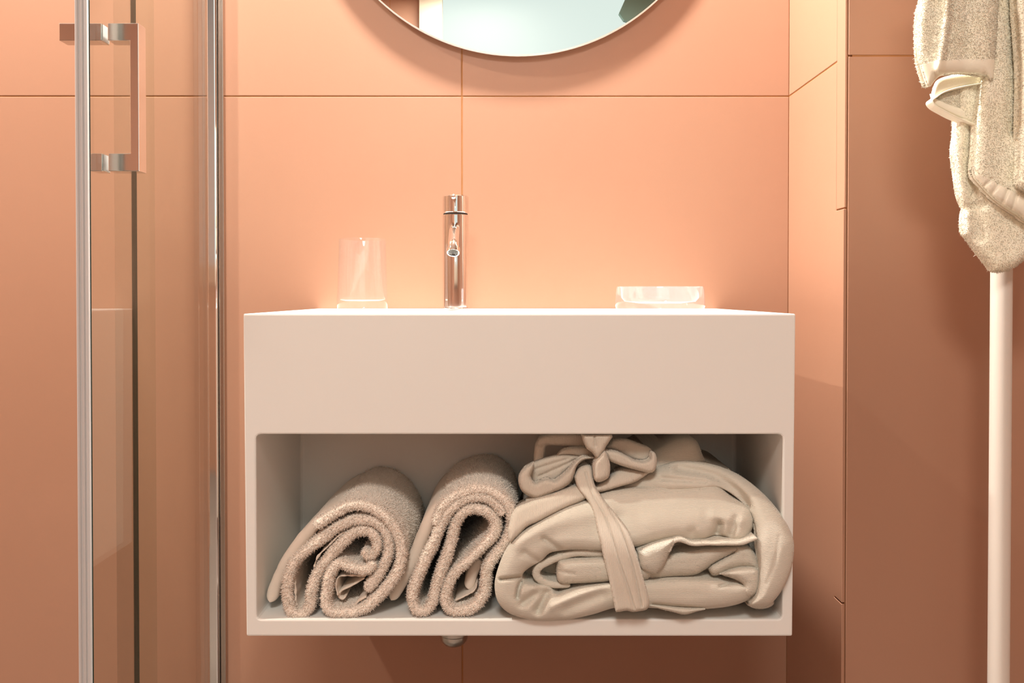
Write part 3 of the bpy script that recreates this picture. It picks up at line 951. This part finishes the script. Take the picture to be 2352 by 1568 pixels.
puff('bow', c5([(330, 425), (210, 490), (140, 580), (122, 680), (150, 780), (200, 840), (290, 890), (380, 912), (560, 845), (720, 775), (830, 690), (875, 600), (910, 480), (1000, 390), (1170, 360), (1000, 345), (880, 420), (800, 520), (690, 620), (605, 672), (530, 648), (430, 665), (370, 700), (318, 680), (285, 600), (320, 520)]), bow, 0.011, 10, 0.012, M['belt'], robe, step=2.5, seed=76)
puff('bow', c5([(1290, 230), (1330, 180), (1400, 115), (1560, 108), (1750, 170), (1900, 235), (1960, 330), (1900, 420), (1800, 430), (1650, 390), (1450, 290)]), bow + 0.022, 0.008, 12, 0.010, M['belt'], robe, step=2.5, seed=77)
puff('bow', c5([(1285, 255), (1450, 275), (1600, 345), (1720, 402), (1830, 410), (1900, 372), (1915, 290), (1960, 290), (1992, 370), (1975, 510), (1900, 562), (1740, 530), (1500, 462), (1340, 385)]), bow, 0.010, 9, 0.012, M['belt'], robe, step=2.0, seed=78)
puff('knot', c5([(975, 40), (1375, 40), (1362, 120), (1305, 205), (1275, 275), (1190, 375), (1120, 290), (1050, 240), (1005, 150)]), bow - 0.008, 0.010, 10, 0.02, M['belt'], robe, step=2.0, seed=79, creases=[(c5([(1150, 60), (1160, 200)]), 2.5, 0.003)])
puff('knot', c5([(1185, 360), (1285, 262), (1340, 370), (1362, 480), (1350, 600), (1310, 650), (1210, 690), (1145, 650), (1128, 480), (1150, 400)]), bow - 0.010, 0.012, 12, 0.02, M['belt'], robe, step=2.0, seed=80)

belt_parts = [c for c in bpy.data.objects if c.parent == robe and c not in robe_parts]
pile(robe_parts, 95000, 0.0012, 0.00034, M['robe'], robe, fine=True, ymax=1.12, droop=0.1, seed=110)
pile(belt_parts, 24000, 0.0007, 0.00030, M['belt'], robe, ymax=1.12, droop=0.1, seed=111, fine=True, name='belt_pile')

# ================================================================== towel rack and hanging towel
ry = 1.05
rx = float(P(2297.5, 1000, ry)[0])
rr = 22.5 * ry / F
ZRAIL = 1.40
rack = empty('towel_rack', (rx + 0.2, ry, 0), 'cream metal towel stand with a slim upright pole', 'towel rack')
cyl('pole', rr, 0.012, ZRAIL + 0.03, M['pole'], rack, (rx, ry, 0), bev=0.003)
cyl('pole', rr, 0.012, ZRAIL + 0.03, M['pole'], rack, (rx + 0.42, ry, 0), bev=0.003)
cyl('rail', 0.009, 0, 0.42, M['pole'], rack, (rx, ry, ZRAIL), axis=(1, 0, 0))
for q in (0, 0.42):
    lathe('foot', [(0, 0.0), (0.06, 0.0), (0.062, 0.004), (0.055, 0.012), (0, 0.014)], M['pole'], rack, (rx + q, ry, 0))

hang = empty('hanging_towel', (rx + 0.03, ry, ZRAIL - 0.5), 'cream terry towel hanging in folds from the towel stand', 'towel')
TOP = -255
HEM_L = [(2105, 152), (2150, 139), (2200, 136), (2290, 136), (2290, 180), (2240, 180), (2200, 180), (2162, 180), (2146, 195), (2133, 210), (2105, 172)]
HEM_M = [(2228, 388), (2270, 410), (2310, 432), (2350, 452), (2420, 470), (2420, 560), (2360, 525), (2310, 490), (2280, 465), (2230, 425)]
kw = dict(mat=M['cream'], parent=hang, back_puff=True)
h0 = puff('back_fold', [(2205, TOP), (2198, 100), (2197, 285), (2192, 345), (2198, 400), (2204, 445), (2212, 478), (2215, 532), (2226, 550), (2275, 613), (2286, 625), (2324, 617), (2360, 592), (2420, 560), (2440, 300), (2440, TOP)], 1.018, 0.012, 22, 0.004, seed=90, wobble=0.002, creases=[([(2230, 300), (2232, 420), (2250, 540)], 16, 0.006), ([(2205, 480), (2260, 470)], 10, 0.003)], **kw)
h1 = puff('middle_fold', [(2266, TOP), (2265, 0), (2271, 63), (2267, 137), (2256, 190), (2248, 242), (2243, 275), (2240, 330), (2236, 395), (2250, 420), (2280, 452), (2310, 476), (2340, 495), (2360, 510), (2420, 530), (2440, 300), (2440, TOP)], 0.998, 0.013, 26, 0.004, seed=91, wobble=0.002, step=2.2, creases=[([(2325, 0), (2333, 120), (2335, 300)], 16, 0.010), ([(2276, 412), (2258, 430)], 4, 0.0018), ([(2294, 422), (2276, 447)], 4, 0.0018), ([(2314, 436), (2302, 464)], 4, 0.0018), ([(2334, 448), (2324, 480)], 4, 0.0018)], **kw)
h2 = puff('right_fold', [(2332, TOP), (2334, 0), (2338, 60), (2344, 160), (2343, 260), (2340, 380), (2338, 405), (2346, 432), (2420, 455), (2440, 300), (2440, TOP)], 0.978, 0.012, 20, 0.004, seed=92, **kw)
h3 = puff('left_fold', [(2128, TOP), (2119, -20), (2112, 20), (2109, 80), (2112, 135), (2122, 172), (2133, 199), (2146, 185), (2162, 172), (2200, 167), (2240, 169), (2262, 172), (2285, 150), (2285, TOP)], 0.988, 0.013, 26, 0.004, seed=93, wobble=0.0015, step=2.2, creases=[([(2182, -60), (2172, 60), (2156, 160)], 9, -0.007), ([(2140, 0), (2135, 120)], 14, 0.003), ([(2225, 0), (2215, 150)], 22, 0.004)], **kw)
h4 = puff('turned_hem', [(2146, 200), (2160, 180), (2215, 168), (2262, 172), (2262, 192), (2210, 200), (2172, 211), (2150, 226), (2142, 226)], 1.006, 0.003, 10, 0.004, M['cream_flat'], hang, step=2.0, seed=94, back_puff=True)
h5 = puff('inner_terry', [(2148, 228), (2172, 210), (2210, 198), (2262, 190), (2258, 280), (2240, 278), (2195, 258), (2160, 240)], 1.012, 0.003, 10, 0.003, seed=95, step=2.0, **kw)
h6 = strand('turned_hem', [(2262, 190), (2210, 199), (2172, 210), (2150, 224), (2143, 231), (2150, 242), (2170, 254), (2195, 267), (2230, 281), (2262, 294)], 3.2, 1.000, 1.016, M['cream_flat'], hang, seed=96, wobble=0.0002)
puff('hem_band', [(2138, 215), (2150, 226), (2180, 240), (2225, 254), (2256, 260), (2256, 290), (2230, 280), (2195, 266), (2160, 249), (2145, 238)], 1.008, 0.0025, 8, 0.003, M['cream_flat'], hang, step=2.0, seed=97)
# smooth woven stripes near the hems
band_on(h3, HEM_L, M['cream_flat'])
band_on(h1, HEM_M, M['cream_flat'])
pk = dict(length=0.0018, width=0.00055, fine=True, mat=M['cream_pile'], droop=0.6)
pile([h0], 45000, parent=h0, seed=99, **pk)
pile([h1], 45000, parent=h1, seed=100, avoid=HEM_M, **pk)
pile([h2], 20000, parent=h2, seed=101, **pk)
pile([h3], 36000, parent=h3, seed=102, avoid=HEM_L, **pk)
pile([h5], 6000, parent=h5, seed=103, **pk)
